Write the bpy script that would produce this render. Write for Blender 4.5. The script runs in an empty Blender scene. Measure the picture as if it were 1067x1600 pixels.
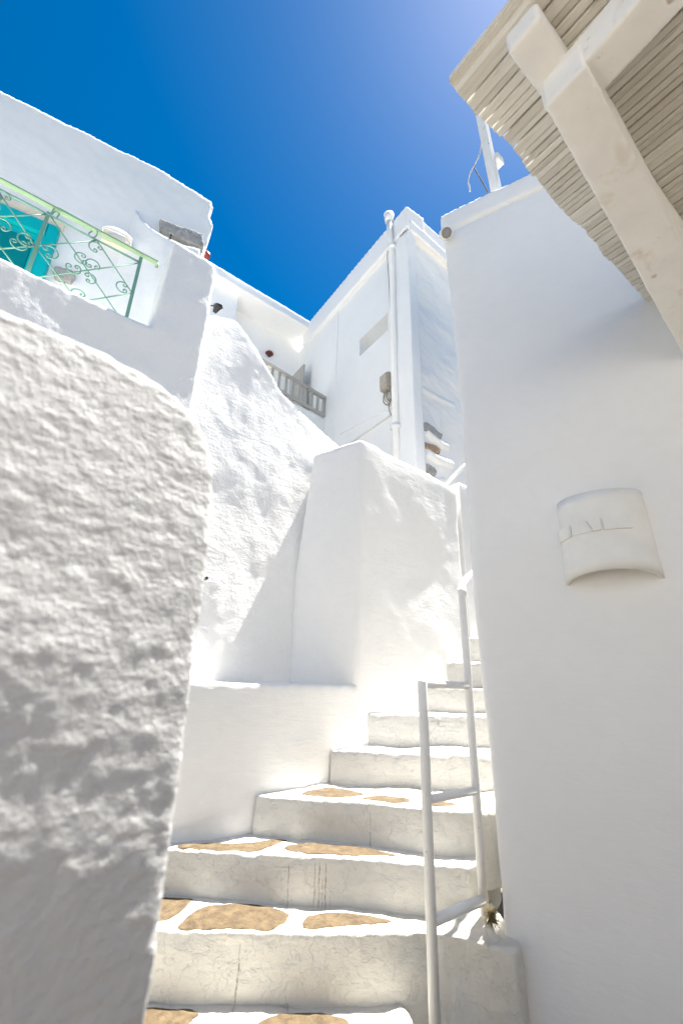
import bpy, bmesh, math, random
from mathutils import Vector, Matrix, noise
random.seed(7)
S = bpy.context.scene
R = math.radians

# ------------------------------------------------------------------ camera
F_PX, PITCH, ROLL, EYE = 711.0, R(20.8), R(1.5), 1.6
fwd = Vector((0, math.cos(PITCH), math.sin(PITCH)))
up0 = Vector((0, -math.sin(PITCH), math.cos(PITCH)))
rt0 = Vector((1, 0, 0))
rt = rt0*math.cos(ROLL) + up0*math.sin(ROLL)
up = up0*math.cos(ROLL) - rt0*math.sin(ROLL)
cd = bpy.data.cameras.new('camera')
cam = bpy.data.objects.new('camera', cd)
S.collection.objects.link(cam)
cam.matrix_world = Matrix(((rt.x, up.x, -fwd.x, 0), (rt.y, up.y, -fwd.y, 0), (rt.z, up.z, -fwd.z, EYE), (0, 0, 0, 1)))
cd.sensor_fit = 'VERTICAL'; cd.sensor_height = 36; cd.lens = F_PX*36/1600
cd.clip_start = 0.02; cd.clip_end = 500
cd.dof.use_dof = True; cd.dof.focus_distance = 3.6; cd.dof.aperture_fstop = 2.2
S.camera = cam
S.render.resolution_x = 682; S.render.resolution_y = 1024

# ------------------------------------------------------------------ light
SUN_AZ, SUN_EL = R(50), R(69)          # azimuth clockwise from the heading
w = bpy.data.worlds.new('World'); S.world = w; w.use_nodes = True
nt = w.node_tree; bgn = nt.nodes['Background']
sky = nt.nodes.new('ShaderNodeTexSky'); sky.sky_type = 'NISHITA'; sky.sun_disc = False
sky.sun_elevation = SUN_EL; sky.sun_rotation = SUN_AZ
sky.air_density = 1.0; sky.dust_density = 0.4; sky.ozone_density = 6.0
hs = nt.nodes.new('ShaderNodeHueSaturation'); hs.inputs['Saturation'].default_value = 1.42; hs.inputs['Value'].default_value = 1.0
hs.inputs['Hue'].default_value = 0.495
nt.links.new(sky.outputs[0], hs.inputs['Color']); nt.links.new(hs.outputs[0], bgn.inputs[0]); bgn.inputs[1].default_value = 0.04
sd = bpy.data.lights.new('sun', 'SUN'); sd.energy = 5.0; sd.angle = R(0.5); sd.color = (1, 0.965, 0.9)
so = bpy.data.objects.new('sun', sd); S.collection.objects.link(so)
dvec = Vector((math.sin(SUN_AZ)*math.cos(SUN_EL), math.cos(SUN_AZ)*math.cos(SUN_EL), math.sin(SUN_EL)))
so.rotation_euler = dvec.to_track_quat('Z', 'Y').to_euler(); so.location = dvec*30
S.view_settings.view_transform = 'Standard'; S.view_settings.look = 'None'
S.view_settings.exposure = 1.88; S.view_settings.gamma = 1
S.cycles.max_bounces = 12; S.cycles.diffuse_bounces = 8

# ------------------------------------------------------------------ surveying helpers
CAM = Vector((0, 0, EYE))
def ray(px, py):
    d = fwd*F_PX + rt*(px-533.5) - up*(py-800)
    return d/math.hypot(d.x, d.y)
def at_z(px, py, z): d = ray(px, py); return CAM + d*((z-EYE)/d.z)
def at_r(px, py, r): return CAM + ray(px, py)*r
def at_plane(px, py, p0, az):
    d = ray(px, py); a = R(az); n = Vector((math.cos(a), -math.sin(a), 0))
    return CAM + d*(n.x*p0[0]+n.y*p0[1])/(n.x*d.x+n.y*d.y)
def AZ(az): return Vector((math.sin(R(az)), math.cos(R(az)), 0))

# ------------------------------------------------------------------ materials
def newmat(name):
    m = bpy.data.materials.new(name); m.use_nodes = True
    t = m.node_tree; b = t.nodes['Principled BSDF']
    return m, t, b
def N(t, typ, **kw):
    n = t.nodes.new(typ)
    for k, v in kw.items():
        if k.startswith('i_'):
            n.inputs[k[2:].replace('_', ' ')].default_value = v
        else: setattr(n, k, v)
    return n
def ramp(t, src, stops):
    r = t.nodes.new('ShaderNodeValToRGB'); t.links.new(src, r.inputs[0])
    e = r.color_ramp.elements
    while len(e) < len(stops): e.new(0.5)
    for x, (p, c) in zip(e, stops):
        x.position = p; x.color = (c[0], c[1], c[2], 1) if hasattr(c, '__len__') else (c, c, c, 1)
    return r.outputs[0]
def math_(t, op, a, b=None, clamp=False):
    n = t.nodes.new('ShaderNodeMath'); n.operation = op; n.use_clamp = clamp
    for i, v in enumerate((a, b)):
        if v is None: continue
        if isinstance(v, (int, float)): n.inputs[i].default_value = v
        else: t.links.new(v, n.inputs[i])
    return n.outputs[0]
def mix(t, fac, a, b):
    n = t.nodes.new('ShaderNodeMix'); n.data_type = 'RGBA'
    if isinstance(fac, (int, float)): n.inputs[0].default_value = fac
    else: t.links.new(fac, n.inputs[0])
    for i, v in ((6, a), (7, b)):
        if isinstance(v, tuple): n.inputs[i].default_value = (*v, 1)
        else: t.links.new(v, n.inputs[i])
    return n.outputs[2]
def coords(t, scale=(1, 1, 1), rot=(0, 0, 0)):
    g = t.nodes.new('ShaderNodeNewGeometry'); mp = t.nodes.new('ShaderNodeMapping')
    mp.inputs['Scale'].default_value = scale; mp.inputs['Rotation'].default_value = rot
    t.links.new(g.outputs['Position'], mp.inputs['Vector']); return mp.outputs[0]
def noise_tex(t, vec, scale, detail=4, rough=0.55, dist=0):
    n = N(t, 'ShaderNodeTexNoise'); n.inputs['Scale'].default_value = scale
    n.inputs['Detail'].default_value = detail; n.inputs['Roughness'].default_value = rough
    n.inputs['Distortion'].default_value = dist
    t.links.new(vec, n.inputs['Vector']); return n.outputs['Fac']
def bump(t, b, parts):
    prev = None
    for h, dist, stren in parts:
        n = t.nodes.new('ShaderNodeBump'); n.inputs['Distance'].default_value = dist; n.inputs['Strength'].default_value = stren
        t.links.new(h, n.inputs['Height'])
        if prev is not None: t.links.new(prev, n.inputs['Normal'])
        prev = n.outputs[0]
    t.links.new(prev, b.inputs['Normal'])

def whitewash(name, col=(0.84, 0.83, 0.81), grit=0.5, brush=0.4, dirt=0.0, fine=110):
    m, t, b = newmat(name)
    v = coords(t)
    n1 = noise_tex(t, v, 1.7, 5); n2 = noise_tex(t, v, 14, 5)
    c = mix(t, ramp(t, n1, [(0.35, 0), (0.7, 1)]), tuple(x*0.965 for x in col), col)
    c = mix(t, math_(t, 'MULTIPLY', ramp(t, n2, [(0.45, 0), (0.75, 1)]), 0.35), c, tuple(x*y for x, y in zip(col, (0.93, 0.925, 0.91))))
    vs = coords(t, (2.2, 2.2, 9))
    bs = noise_tex(t, vs, 3.2, 7, 0.6, 0.6)
    parts = [(bs, 0.02, brush), (noise_tex(t, v, 34, 6, 0.6), 0.006, grit), (noise_tex(t, v, fine, 3, 0.5), 0.002, grit)]
    if dirt > 0:
        # hairline cracks in the lime coat
        wv = N(t, 'ShaderNodeTexNoise'); wv.inputs['Scale'].default_value = 5; wv.inputs['Detail'].default_value = 6
        t.links.new(v, wv.inputs['Vector'])
        add = t.nodes.new('ShaderNodeVectorMath'); add.operation = 'MULTIPLY_ADD'
        t.links.new(wv.outputs['Color'], add.inputs[0]); add.inputs[1].default_value = (0.30, 0.30, 0.30); t.links.new(v, add.inputs[2])
        vo = N(t, 'ShaderNodeTexVoronoi'); vo.feature = 'DISTANCE_TO_EDGE'; vo.inputs['Scale'].default_value = 5.5
        t.links.new(add.outputs[0], vo.inputs['Vector'])
        crack = ramp(t, vo.outputs['Distance'], [(0.0, 1), (0.008, 0)])
        msk = ramp(t, noise_tex(t, v, 4.5, 4), [(0.56, 0), (0.68, 1)])
        crack = math_(t, 'MULTIPLY', crack, msk)
        c = mix(t, math_(t, 'MULTIPLY', crack, 0.7*dirt, True), c, (0.22, 0.19, 0.15))
        # flaked spots and grime
        sp = ramp(t, noise_tex(t, v, 26, 5, 0.6), [(0.70, 0), (0.735, 1)])
        sp2 = ramp(t, noise_tex(t, v, 3.1, 3), [(0.5, 0), (0.62, 1)])
        c = mix(t, math_(t, 'MULTIPLY', math_(t, 'MULTIPLY', sp, sp2), 0.8*dirt, True), c, (0.25, 0.21, 0.16))
        gr = ramp(t, noise_tex(t, v, 2.6, 6, 0.65), [(0.45, 0), (0.8, 1)])
        c = mix(t, math_(t, 'MULTIPLY', gr, 0.45*dirt, True), c, (0.58, 0.54, 0.47))
        g2 = t.nodes.new('ShaderNodeNewGeometry'); sx = t.nodes.new('ShaderNodeSeparateXYZ'); t.links.new(g2.outputs['Position'], sx.inputs[0])
        wob = math_(t, 'MULTIPLY', math_(t, 'SUBTRACT', noise_tex(t, v, 22, 4), 0.5), 0.016)
        X = math_(t, 'ADD', sx.outputs['X'], wob)
        def rng(src, lo, hi, soft): 
            return math_(t, 'MULTIPLY', ramp(t, math_(t, 'MULTIPLY', math_(t, 'SUBTRACT', src, lo-0.5), 1.0), [(0.5, 0), (0.5+soft, 1)]), ramp(t, math_(t, 'MULTIPLY', math_(t, 'SUBTRACT', src, hi-0.5), 1.0), [(0.5-soft, 1), (0.5, 0)]))
        spec = [(-0.213, 0.0024, 2.6, 2.9, 0.61, 0.775), (-0.085, 0.0018, 2.6, 2.9, 0.61, 0.785), (-0.062, 0.0028, 2.6, 2.9, 0.61, 0.79), (-0.045, 0.0018, 2.6, 2.9, 0.61, 0.72),
                (-0.030, 0.0028, 2.6, 2.9, 0.61, 0.78), (-0.006, 0.0016, 2.6, 2.9, 0.61, 0.69), (-0.385, 0.0035, 2.3, 2.6, 0.37, 0.56), (0.20, 0.002, 2.8, 3.0, 0.81, 0.97)]
        tot = None
        brk = ramp(t, noise_tex(t, coords(t, (1, 1, 1)), 55, 3), [(0.38, 0.15), (0.6, 1)])
        for (x0, wx, y0, y1, za, zb_) in spec:
            dx = math_(t, 'ABSOLUTE', math_(t, 'SUBTRACT', X, x0))
            line = math_(t, 'SUBTRACT', 1.0, math_(t, 'DIVIDE', dx, wx*1.6), True)
            line = math_(t, 'MULTIPLY', math_(t, 'MULTIPLY', line, rng(sx.outputs['Y'], y0, y1, 0.02)), rng(sx.outputs['Z'], za-0.03, zb_, 0.03))
            tot = line if tot is None else math_(t, 'MAXIMUM', tot, line)
        c = mix(t, math_(t, 'MULTIPLY', math_(t, 'MULTIPLY', tot, brk), 0.9, True), c, (0.16, 0.12, 0.07))
        flake = ramp(t, noise_tex(t, v, 11, 7, 0.62, 0.8), [(0.47, 0), (0.50, 1)])
        parts.insert(0, (flake, 0.004, 0.55))
        parts.insert(0, (crack, -0.004, 0.8))
    t.links.new(c, b.inputs['Base Color']); b.inputs['Roughness'].default_value = 0.9
    b.inputs['Specular IOR Level'].default_value = 0.15
    bump(t, b, parts)
    return m

M_ROUGH = whitewash('lime_wash_rough', grit=0.8, brush=0.25)
M_WALL = whitewash('lime_wash', grit=0.35, brush=0.25)
M_SMOOTH = whitewash('lime_wash_smooth', col=(0.85, 0.845, 0.83), grit=0.14, brush=0.12)
M_STUCCO = whitewash('lime_wash_stucco', grit=1.0, brush=0.15, fine=70)
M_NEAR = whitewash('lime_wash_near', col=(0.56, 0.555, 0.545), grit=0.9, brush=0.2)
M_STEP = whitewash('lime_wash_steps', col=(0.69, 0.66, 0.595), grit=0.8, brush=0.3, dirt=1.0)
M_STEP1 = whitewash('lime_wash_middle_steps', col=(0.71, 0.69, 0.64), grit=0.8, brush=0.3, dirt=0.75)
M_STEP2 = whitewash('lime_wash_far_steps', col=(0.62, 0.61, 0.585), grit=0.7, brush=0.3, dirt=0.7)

def stone_mat(name, a, bcol, sc=9, bm=0.6, spots=0.5):
    m, t, b = newmat(name); v = coords(t)
    n = noise_tex(t, v, sc, 8, 0.65, 0.4)
    c = mix(t, ramp(t, n, [(0.3, 0), (0.7, 1)]), a, bcol)
    sp = ramp(t, noise_tex(t, v, sc*7, 5, 0.7), [(0.60, 0), (0.70, 1)])
    c = mix(t, math_(t, 'MULTIPLY', sp, spots), c, (0.16, 0.11, 0.07))
    t.links.new(c, b.inputs['Base Color']); b.inputs['Roughness'].default_value = 0.85
    bump(t, b, [(n, 0.012, bm), (noise_tex(t, v, sc*9, 5), 0.003, bm)])
    return m
M_TAN = stone_mat('tan_stone', (0.060, 0.038, 0.018), (0.175, 0.122, 0.062), 22, 1.0, 0.75)
M_GREYSTONE = stone_mat('grey_stone', (0.26, 0.25, 0.24), (0.46, 0.44, 0.41), 14, 1.0)
M_BROWNSTONE = stone_mat('brown_stone', (0.25, 0.15, 0.08), (0.50, 0.36, 0.24), 30, 1.0, 0.8)
M_PAVE = stone_mat('brown_paving', (0.08, 0.065, 0.04), (0.16, 0.13, 0.085), 3, 0.5, 0.2)

def paint(name, col, rough=0.5, chips=0.0, chipcol=(0.25, 0.15, 0.08), spec=0.4, metal=0, grain=None, stains=0):
    m, t, b = newmat(name); v = coords(t)
    c = mix(t, ramp(t, noise_tex(t, v, 8, 5), [(0.3, 0), (0.75, 1)]), tuple(x*0.9 for x in col), col)
    hs = [(noise_tex(t, v, 60, 4), 0.002, 0.3)]
    if grain is not None:
        g = noise_tex(t, coords(t, grain[0], grain[1]), 1.0, 6, 0.65)
        c = mix(t, math_(t, 'MULTIPLY', ramp(t, g, [(0.5, 0), (0.8, 1)]), 0.55), c, tuple(x*0.62 for x in col))
        hs.append((g, 0.006, 0.7))
    if stains:
        s = ramp(t, noise_tex(t, v, 7, 5, 0.6, 0.5), [(0.60, 0), (0.74, 1)])
        c = mix(t, math_(t, 'MULTIPLY', s, stains), c, (0.50, 0.36, 0.20))
        # knots
        vo = N(t, 'ShaderNodeTexVoronoi'); vo.inputs['Scale'].default_value = 4.2; t.links.new(v, vo.inputs['Vector'])
        k = ramp(t, math_(t, 'ADD', vo.outputs['Distance'], math_(t, 'MULTIPLY', noise_tex(t, v, 40, 3), 0.06)), [(0.075, 1), (0.095, 0)])
        c = mix(t, math_(t, 'MULTIPLY', k, 0.6), c, (0.42, 0.30, 0.18)); hs.append((k, 0.003, 0.8))
    if chips:
        s = ramp(t, noise_tex(t, v, 30, 7, 0.7), [(0.66, 0), (0.69, 1)])
        c = mix(t, math_(t, 'MULTIPLY', s, chips, True), c, chipcol); hs.append((s, -0.002, 0.7))
    t.links.new(c, b.inputs['Base Color']); b.inputs['Roughness'].default_value = rough
    b.inputs['Specular IOR Level'].default_value = spec; b.inputs['Metallic'].default_value = metal
    bump(t, b, hs); return m
M_BEAM = paint('white_painted_timber', (0.86, 0.845, 0.81), 0.6, 0.35, (0.45, 0.36, 0.25), stains=0.5, spec=0.3)
M_PIPE = paint('white_pipe_paint', (0.86, 0.85, 0.82), 0.38, 0.7, (0.25, 0.20, 0.16), 0.5)
M_GREEN = paint('green_iron_paint', (0.20, 0.40, 0.30), 0.45, 0.3)
M_LIME = paint('light_green_rail_paint', (0.30, 0.45, 0.26), 0.45, 0.25)
M_TEAL = paint('turquoise_door_paint', (0.0, 0.42, 0.45), 0.45)
M_TEALD = paint('dark_turquoise_paint', (0.0, 0.20, 0.22), 0.4)
M_GREYW = paint('grey_wood_paint', (0.44, 0.42, 0.38), 0.6)
M_CREAM = paint('cream_plaster_trim', (0.82, 0.72, 0.56), 0.8)
M_BOX = paint('old_plastic', (0.46, 0.41, 0.34), 0.6, 1.0, (0.10, 0.07, 0.05))
M_CABLE = paint('cable', (0.20, 0.17, 0.15), 0.6)
M_CABLEW = paint('pale_cable', (0.66, 0.65, 0.62), 0.6)
M_BLACK = paint('black_iron', (0.035, 0.035, 0.04), 0.5)
M_RED = paint('red_paint', (0.22, 0.035, 0.02), 0.5)
M_LENS = paint('grey_lens', (0.30, 0.29, 0.27), 0.2)
M_CLAY = paint('white_clay', (0.84, 0.83, 0.79), 0.8, spec=0.15)
M_WEED = paint('dry_weed', (0.22, 0.17, 0.07), 0.9)
M_GREYMETAL = paint('galvanised', (0.32, 0.33, 0.34), 0.45, metal=0.4)

def slat_mat():
    m, t, b = newmat('weathered_white_slats')
    g = t.nodes.new('ShaderNodeNewGeometry'); at = N(t, 'ShaderNodeAttribute'); at.attribute_name = 'tone'
    v = coords(t)
    # long grain: rotate so x runs along the slat
    vg = coords(t, (5, 70, 30), (0, 0, 0))
    mp = vg.node; mp.vector_type = 'POINT'; mp.inputs['Rotation'].default_value = (0, 0, R(-(90-142)))
    # mapping applies scale first then rotation; use a second mapping so that scale follows rotation
    m1 = t.nodes.new('ShaderNodeMapping'); m1.inputs['Rotation'].default_value = (0, 0, R(54)); t.links.new(g.outputs['Position'], m1.inputs['Vector'])
    m2 = t.nodes.new('ShaderNodeMapping'); m2.inputs['Scale'].default_value = (4, 60, 25); t.links.new(m1.outputs[0], m2.inputs['Vector'])
    grain = noise_tex(t, m2.outputs[0], 1.0, 7, 0.65, 0.3)
    base = mix(t, at.outputs['Fac'], (0.66, 0.63, 0.57), (0.82, 0.80, 0.74))
    c = mix(t, ramp(t, grain, [(0.45, 0), (0.8, 0.45)]), base, (0.42, 0.38, 0.31))
    chip = ramp(t, noise_tex(t, m2.outputs[0], 0.8, 6, 0.7, 0.8), [(0.60, 0), (0.64, 1)])
    mk = ramp(t, noise_tex(t, v, 4.0, 3), [(0.52, 0), (0.62, 1)])
    chip = math_(t, 'MULTIPLY', chip, mk)
    c = mix(t, math_(t, 'MULTIPLY', chip, 0.85), c, (0.26, 0.17, 0.10))
    t.links.new(c, b.inputs['Base Color']); b.inputs['Roughness'].default_value = 0.85
    bump(t, b, [(grain, 0.008, 0.9), (chip, -0.003, 0.8)])
    return m
M_SLAT = slat_mat()

# ------------------------------------------------------------------ object helpers
COL = S.collection
def link_mesh(name, me, mat, parent=None, smooth=True):
    o = bpy.data.objects.new(name, me); COL.objects.link(o)
    if mat is not None:
        me.materials.clear(); me.materials.append(mat)
    if smooth:
        for p in me.polygons: p.use_smooth = True
    if parent is not None: o.parent = parent; o.matrix_parent_inverse = parent.matrix_world.inverted()
    return o
def from_bm(name, bm, mat, parent=None, smooth=False):
    bmesh.ops.recalc_face_normals(bm, faces=bm.faces)
    me = bpy.data.meshes.new(name); bm.to_mesh(me); bm.free()
    return link_mesh(name, me, mat, parent, smooth)
def thing(name, loc, label, cat, group=None):
    o = bpy.data.objects.new(name, None); COL.objects.link(o); o.location = loc
    o.empty_display_size = 0.1
    tag(o, label, cat, group); bpy.context.view_layer.update(); return o
def tag(o, label=None, cat=None, group=None, kind=None):
    if label: o['label'] = label
    if cat: o['category'] = cat
    if group: o['group'] = group
    if kind: o['kind'] = kind
    return o
def prism(bm, pts, z0, z1):
    """pts: (x,y) or (x,y,ztop) ; z1 default top. bottom points may be given as a list of (x,y)"""
    bot = [bm.verts.new((p[0], p[1], z0)) for p in pts]
    top = [bm.verts.new((p[0], p[1], p[2] if len(p) > 2 else z1)) for p in pts]
    n = len(pts)
    fs = [bm.faces.new(bot[::-1]), bm.faces.new(top)]
    for i in range(n): fs.append(bm.faces.new((bot[i], bot[(i+1) % n], top[(i+1) % n], top[i])))
    return bot, top
def loft(bm, botpts, toppts):
    bot = [bm.verts.new(p) for p in botpts]; top = [bm.verts.new(p) for p in toppts]; n = len(bot)
    bm.faces.new(bot[::-1]); bm.faces.new(top)
    for i in range(n): bm.faces.new((bot[i], bot[(i+1) % n], top[(i+1) % n], top[i]))
def extrude_outline(bm, outline, vec):
    a = [bm.verts.new(p) for p in outline]; b2 = [bm.verts.new(Vector(p)+vec) for p in outline]; n = len(a)
    bm.faces.new(a); bm.faces.new(b2[::-1])
    for i in range(n): bm.faces.new((a[i], b2[i], b2[(i+1) % n], a[(i+1) % n]))
def box(bm, c, ax, ay, az):
    """oriented box: centre, three half-axis vectors"""
    c, ax, ay, az = map(Vector, (c, ax, ay, az)); vs = []
    for k in (-1, 1):
        for j in (-1, 1):
            for i in (-1, 1): vs.append(bm.verts.new(c+ax*i+ay*j+az*k))
    for f in ((0,1,3,2),(4,6,7,5),(0,4,5,1),(1,5,7,3),(3,7,6,2),(2,6,4,0)): bm.faces.new([vs[i] for i in f])
    return vs
def bar(bm, p0, p1, wdt, thk, side=None):
    p0, p1 = Vector(p0), Vector(p1); d = (p1-p0); n = d.normalized()
    s = Vector(side).normalized() if side is not None else n.orthogonal().normalized()
    s = (s - n*s.dot(n)).normalized(); u = n.cross(s)
    return box(bm, (p0+p1)/2, d/2, s*wdt/2, u*thk/2)
def tube(bm, pts, r, seg=14, caps=True):
    pts = [Vector(p) for p in pts]; rings = []
    prev = None
    for i, p in enumerate(pts):
        if i == 0: d = pts[1]-pts[0]
        elif i == len(pts)-1: d = pts[-1]-pts[-2]
        else: d = (pts[i+1]-pts[i]).normalized()+(pts[i]-pts[i-1]).normalized()
        d.normalize()
        if prev is None: u = d.orthogonal().normalized()
        else: u = (prev-d*prev.dot(d)).normalized()
        prev = u; v = d.cross(u)
        rr = r[i] if hasattr(r, '__len__') else r
        rings.append([bm.verts.new(p+(u*math.cos(a)+v*math.sin(a))*rr) for a in [2*math.pi*k/seg for k in range(seg)]])
    for a, b2 in zip(rings, rings[1:]):
        for k in range(seg): bm.faces.new((a[k], a[(k+1) % seg], b2[(k+1) % seg], b2[k]))
    if caps: bm.faces.new(rings[0][::-1]); bm.faces.new(rings[-1])
def smooth_path(pts, n=6):
    pts = [Vector(p) for p in pts]; out = []
    P = [pts[0]]+pts+[pts[-1]]
    for i in range(1, len(P)-2):
        for k in range(n):
            t = k/n; a, b2, c, d = P[i-1], P[i], P[i+1], P[i+2]
            out.append(0.5*((2*b2)+(c-a)*t+(2*a-5*b2+4*c-d)*t*t+(3*b2-a-3*c+d)*t**3))
    out.append(pts[-1]); return out

def plaster(name, bm, mat, voxel, parent=None, it=5, waves=((0.012, 1.3), (0.006, 4.0)), aniso=1.0, bite=0):
    """weld rough solids into one lime-plastered mass: voxel remesh, relax, uneven surface"""
    bmesh.ops.recalc_face_normals(bm, faces=bm.faces)
    me = bpy.data.meshes.new(name); bm.to_mesh(me); bm.free()
    tmp = bpy.data.objects.new('tmp', me); COL.objects.link(tmp)
    r = tmp.modifiers.new('r', 'REMESH'); r.mode = 'VOXEL'; r.voxel_size = voxel
    s = tmp.modifiers.new('s', 'SMOOTH'); s.factor = 0.5; s.iterations = it
    dg = bpy.context.evaluated_depsgraph_get()
    m2 = bpy.data.meshes.new_from_object(tmp.evaluated_get(dg)); m2.name = name
    bpy.data.objects.remove(tmp); bpy.data.meshes.remove(me)
    nrm = [v.normal.copy() for v in m2.vertices]
    off = Vector((random.random()*50, random.random()*50, random.random()*50))
    for v, n in zip(m2.vertices, nrm):
        c = v.co; q = Vector((c.x, c.y, c.z*aniso)); d = 0.0
        for i, (a, f) in enumerate(waves):
            d += a*noise.noise(q*f+off*(i+1))
        if bite:
            k = noise.noise(q*9+off*3)
            d -= bite*max(0, k-0.25)
        v.co = c+n*d
    return link_mesh(name, m2, mat, parent)

# ================================================================== GROUND
bm = bmesh.new()
bmesh.ops.create_grid(bm, x_segments=4, y_segments=4, size=150)
g = from_bm('ground', bm, M_PAVE); g.location.z = -0.02
tag(g, 'brown stone paved alley ground', 'ground', kind='structure')

bm = bmesh.new()
prism(bm, [(-7, -4.6), (7, -4.6), (7, -5.6), (-7, -5.6)], -0.1, 6.0)
bmesh.ops.bevel(bm, geom=bm.edges[:], offset=0.05, segments=2, affect='EDGES')
o = from_bm('rear_house', bm, M_WALL); tag(o, 'white house across the alley, behind the viewer', 'house')
bm = bmesh.new(); prism(bm, [(-1.7, -1.0), (3.6, -1.0), (3.6, -1.3), (-1.7, -1.3)], -0.1, 1.45)  # unseen wall, added to keep rear bounce light off the lower surfaces
o = from_bm('rear_shade_wall', bm, M_BROWNSTONE); tag(o, 'unseen low brown stone wall added behind the viewer to block light', 'wall')

# ================================================================== NEAR WALL (bottom left)
dA = AZ(52); nA = Vector((-0.616, 0.788, 0))     # A = the main street direction, nA points away from camera
def onA(dist, s, z): return nA*dist + dA*s + Vector((0, 0, z))
bm = bmesh.new()
out = [(-1.3, 0), (0.285, 0), (0.288, 0.7), (0.285, 1.2), (0.285, 1.6), (0.290, 1.92), (0.272, 2.01), (0.235, 2.065), (0.16, 2.105), (0.05, 2.12), (-0.06, 2.115), (-0.3, 2.13), (-1.3, 2.15)]
dN = AZ(49); nN = AZ(-41); E0 = onA(0.712, 0.285, 0)
extrude_outline(bm, [E0+dN*(s_-0.285)+nN*(0.03*(z_-1.6))+Vector((0, 0, z_)) for s_, z_ in out], nN*0.42)
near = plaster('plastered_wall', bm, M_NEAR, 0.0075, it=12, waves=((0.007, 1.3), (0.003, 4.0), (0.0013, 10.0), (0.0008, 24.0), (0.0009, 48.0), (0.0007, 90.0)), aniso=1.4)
for v in near.data.vertices:      # the face swells in the middle and leans back towards its top
    u_ = (v.co-E0).dot(dN)
    v.co += nN*(0.15*((u_+0.22)**2-0.0484)*(1 if u_ > -0.9 else 0.6)+(0.09 if v.co.z > 1.55 else 0.15)*(v.co.z-1.55)**2)
tag(near, 'rough white plastered wall standing close in the foreground at the left', 'wall')

# ================================================================== LOW WALL WITH LEDGE
bm = bmesh.new()
prism(bm, [(-1.9, 2.42), (-1.3, 2.70), (-1.05, 2.80), (-0.80, 2.895), (-0.60, 2.985), (-0.42, 3.09), (-0.24, 3.225), (-0.05, 3.385), (0.14, 3.54), (0.30, 3.75), (-0.0, 4.2), (-1.9, 2.95)], -0.1, 1.60)
lw = plaster('low_wall', bm, M_WALL, 0.02, it=9, waves=((0.012, 1.5), (0.006, 4.5), (0.002, 14)))
tag(lw, 'low white wall with a sunlit ledge beside the lowest stairs', 'wall')

# ================================================================== STAIR PARAPET (angular block in the middle)
bm = bmesh.new()
loft(bm,
     [(0.14, 3.53, 0.3), (0.80, 4.09, 0.3), (1.27, 4.52, 0.3), (1.2, 4.85, 0.3), (0.2, 4.5, 0.3), (-0.60, 3.9, 0.3), (-0.42, 3.66, 0.3)],
     [(0.16, 3.54, 3.66), (0.80, 4.09, 3.64), (1.24, 4.50, 3.60), (1.05, 4.75, 3.60), (0.2, 4.15, 3.60), (-0.23, 3.95, 3.58), (-0.27, 3.70, 3.58)])
sp = plaster('stair_parapet', bm, M_WALL, 0.022, it=26, waves=((0.018, 1.4), (0.006, 4.0), (0.0015, 12)))
tag(sp, 'tall angular white parapet wall in the middle, shielding the left of the stairs', 'wall')
# pale end pier beyond the parapet
bm = bmesh.new()
prism(bm, [(1.30, 4.62), (1.75, 4.98), (1.6, 5.2), (1.15, 4.85)], 1.2, 3.76)
o = plaster('wall_pier', bm, M_WALL, 0.025, it=5)
tag(o, 'narrow white wall end behind the parapet where the stairs turn out of sight', 'wall')

# ================================================================== BIG BUTTRESS WALL
def onW(px, py, d=3.30): return at_plane(px, py, nA*d, 52)
bm = bmesh.new()
prof = [(-2.6, 4.75), (-0.9, 4.72)]
topl = []
for px, py, d in [(322, 488, 3.30), (345, 487, 3.31), (372, 500, 3.32), (402, 540, 3.30), (440, 608, 3.29), (480, 658, 3.27), (517, 702, 3.25)]:
    p = onW(px, py, d); topl.append((p.dot(dA), p.z, d))
topl = [(topl[0][0]-0.35, 4.60, 3.28)]+topl+[(2.9, 3.65, 3.24), (3.6, 3.3, 3.2)]
bot = []; top = []
for s, z, d in topl: top.append(onA(d, s, z))
for s, z, d in reversed(topl): top.append(onA(d+0.30, s, z-0.02))
for s, z, d in topl: bot.append(onA(3.08, s, 0.8))
for s, z, d in reversed(topl): bot.append(onA(3.6, s, 0.8))
loft(bm, bot, top)
bw = plaster('buttress_wall', bm, M_ROUGH, 0.022, it=6, waves=((0.034, 1.4), (0.009, 3.4), (0.0035, 9), (0.0018, 22)), aniso=0.8)
tag(bw, 'big leaning white wall with a sloping top, roughly plastered, behind the low ledge', 'wall')

# ================================================================== TERRACE WALL AND PIER
bm = bmesh.new()
sP0 = Vector((-1.53, 2.87, 0)).dot(dA); sP1 = Vector((-1.20, 3.12, 0)).dot(dA)
out = [(-3.2, 0.5), (sP1-0.02, 0.5), (sP1-0.02, 5.08), (sP1-0.06, 5.12), (sP0+0.05, 5.13), (sP0+0.01, 5.08), (sP0-0.01, 4.40), (sP0-0.02, 4.16), (-0.3, 4.17), (-3.2, 4.16)]
extrude_outline(bm, [onA(3.15, s, z) for s, z in out], nA*0.24)
tw = plaster('terrace_wall', bm, M_STUCCO, 0.02, it=4, waves=((0.02, 1.6), (0.008, 5), (0.002, 30)))
tag(tw, 'white stucco terrace wall ending in a taller pier, under the green railing', 'wall')
bm = bmesh.new()
extrude_outline(bm, [onA(3.30, -3.2, 3.75), onA(3.30, 1.05, 3.75), onA(3.30, 1.05, 3.92), onA(3.30, -3.2, 3.92)], nA*1.9)
o = from_bm('terrace_floor', bm, M_SMOOTH); tag(o, 'whitewashed terrace floor behind the terrace wall', 'floor', kind='structure')

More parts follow.
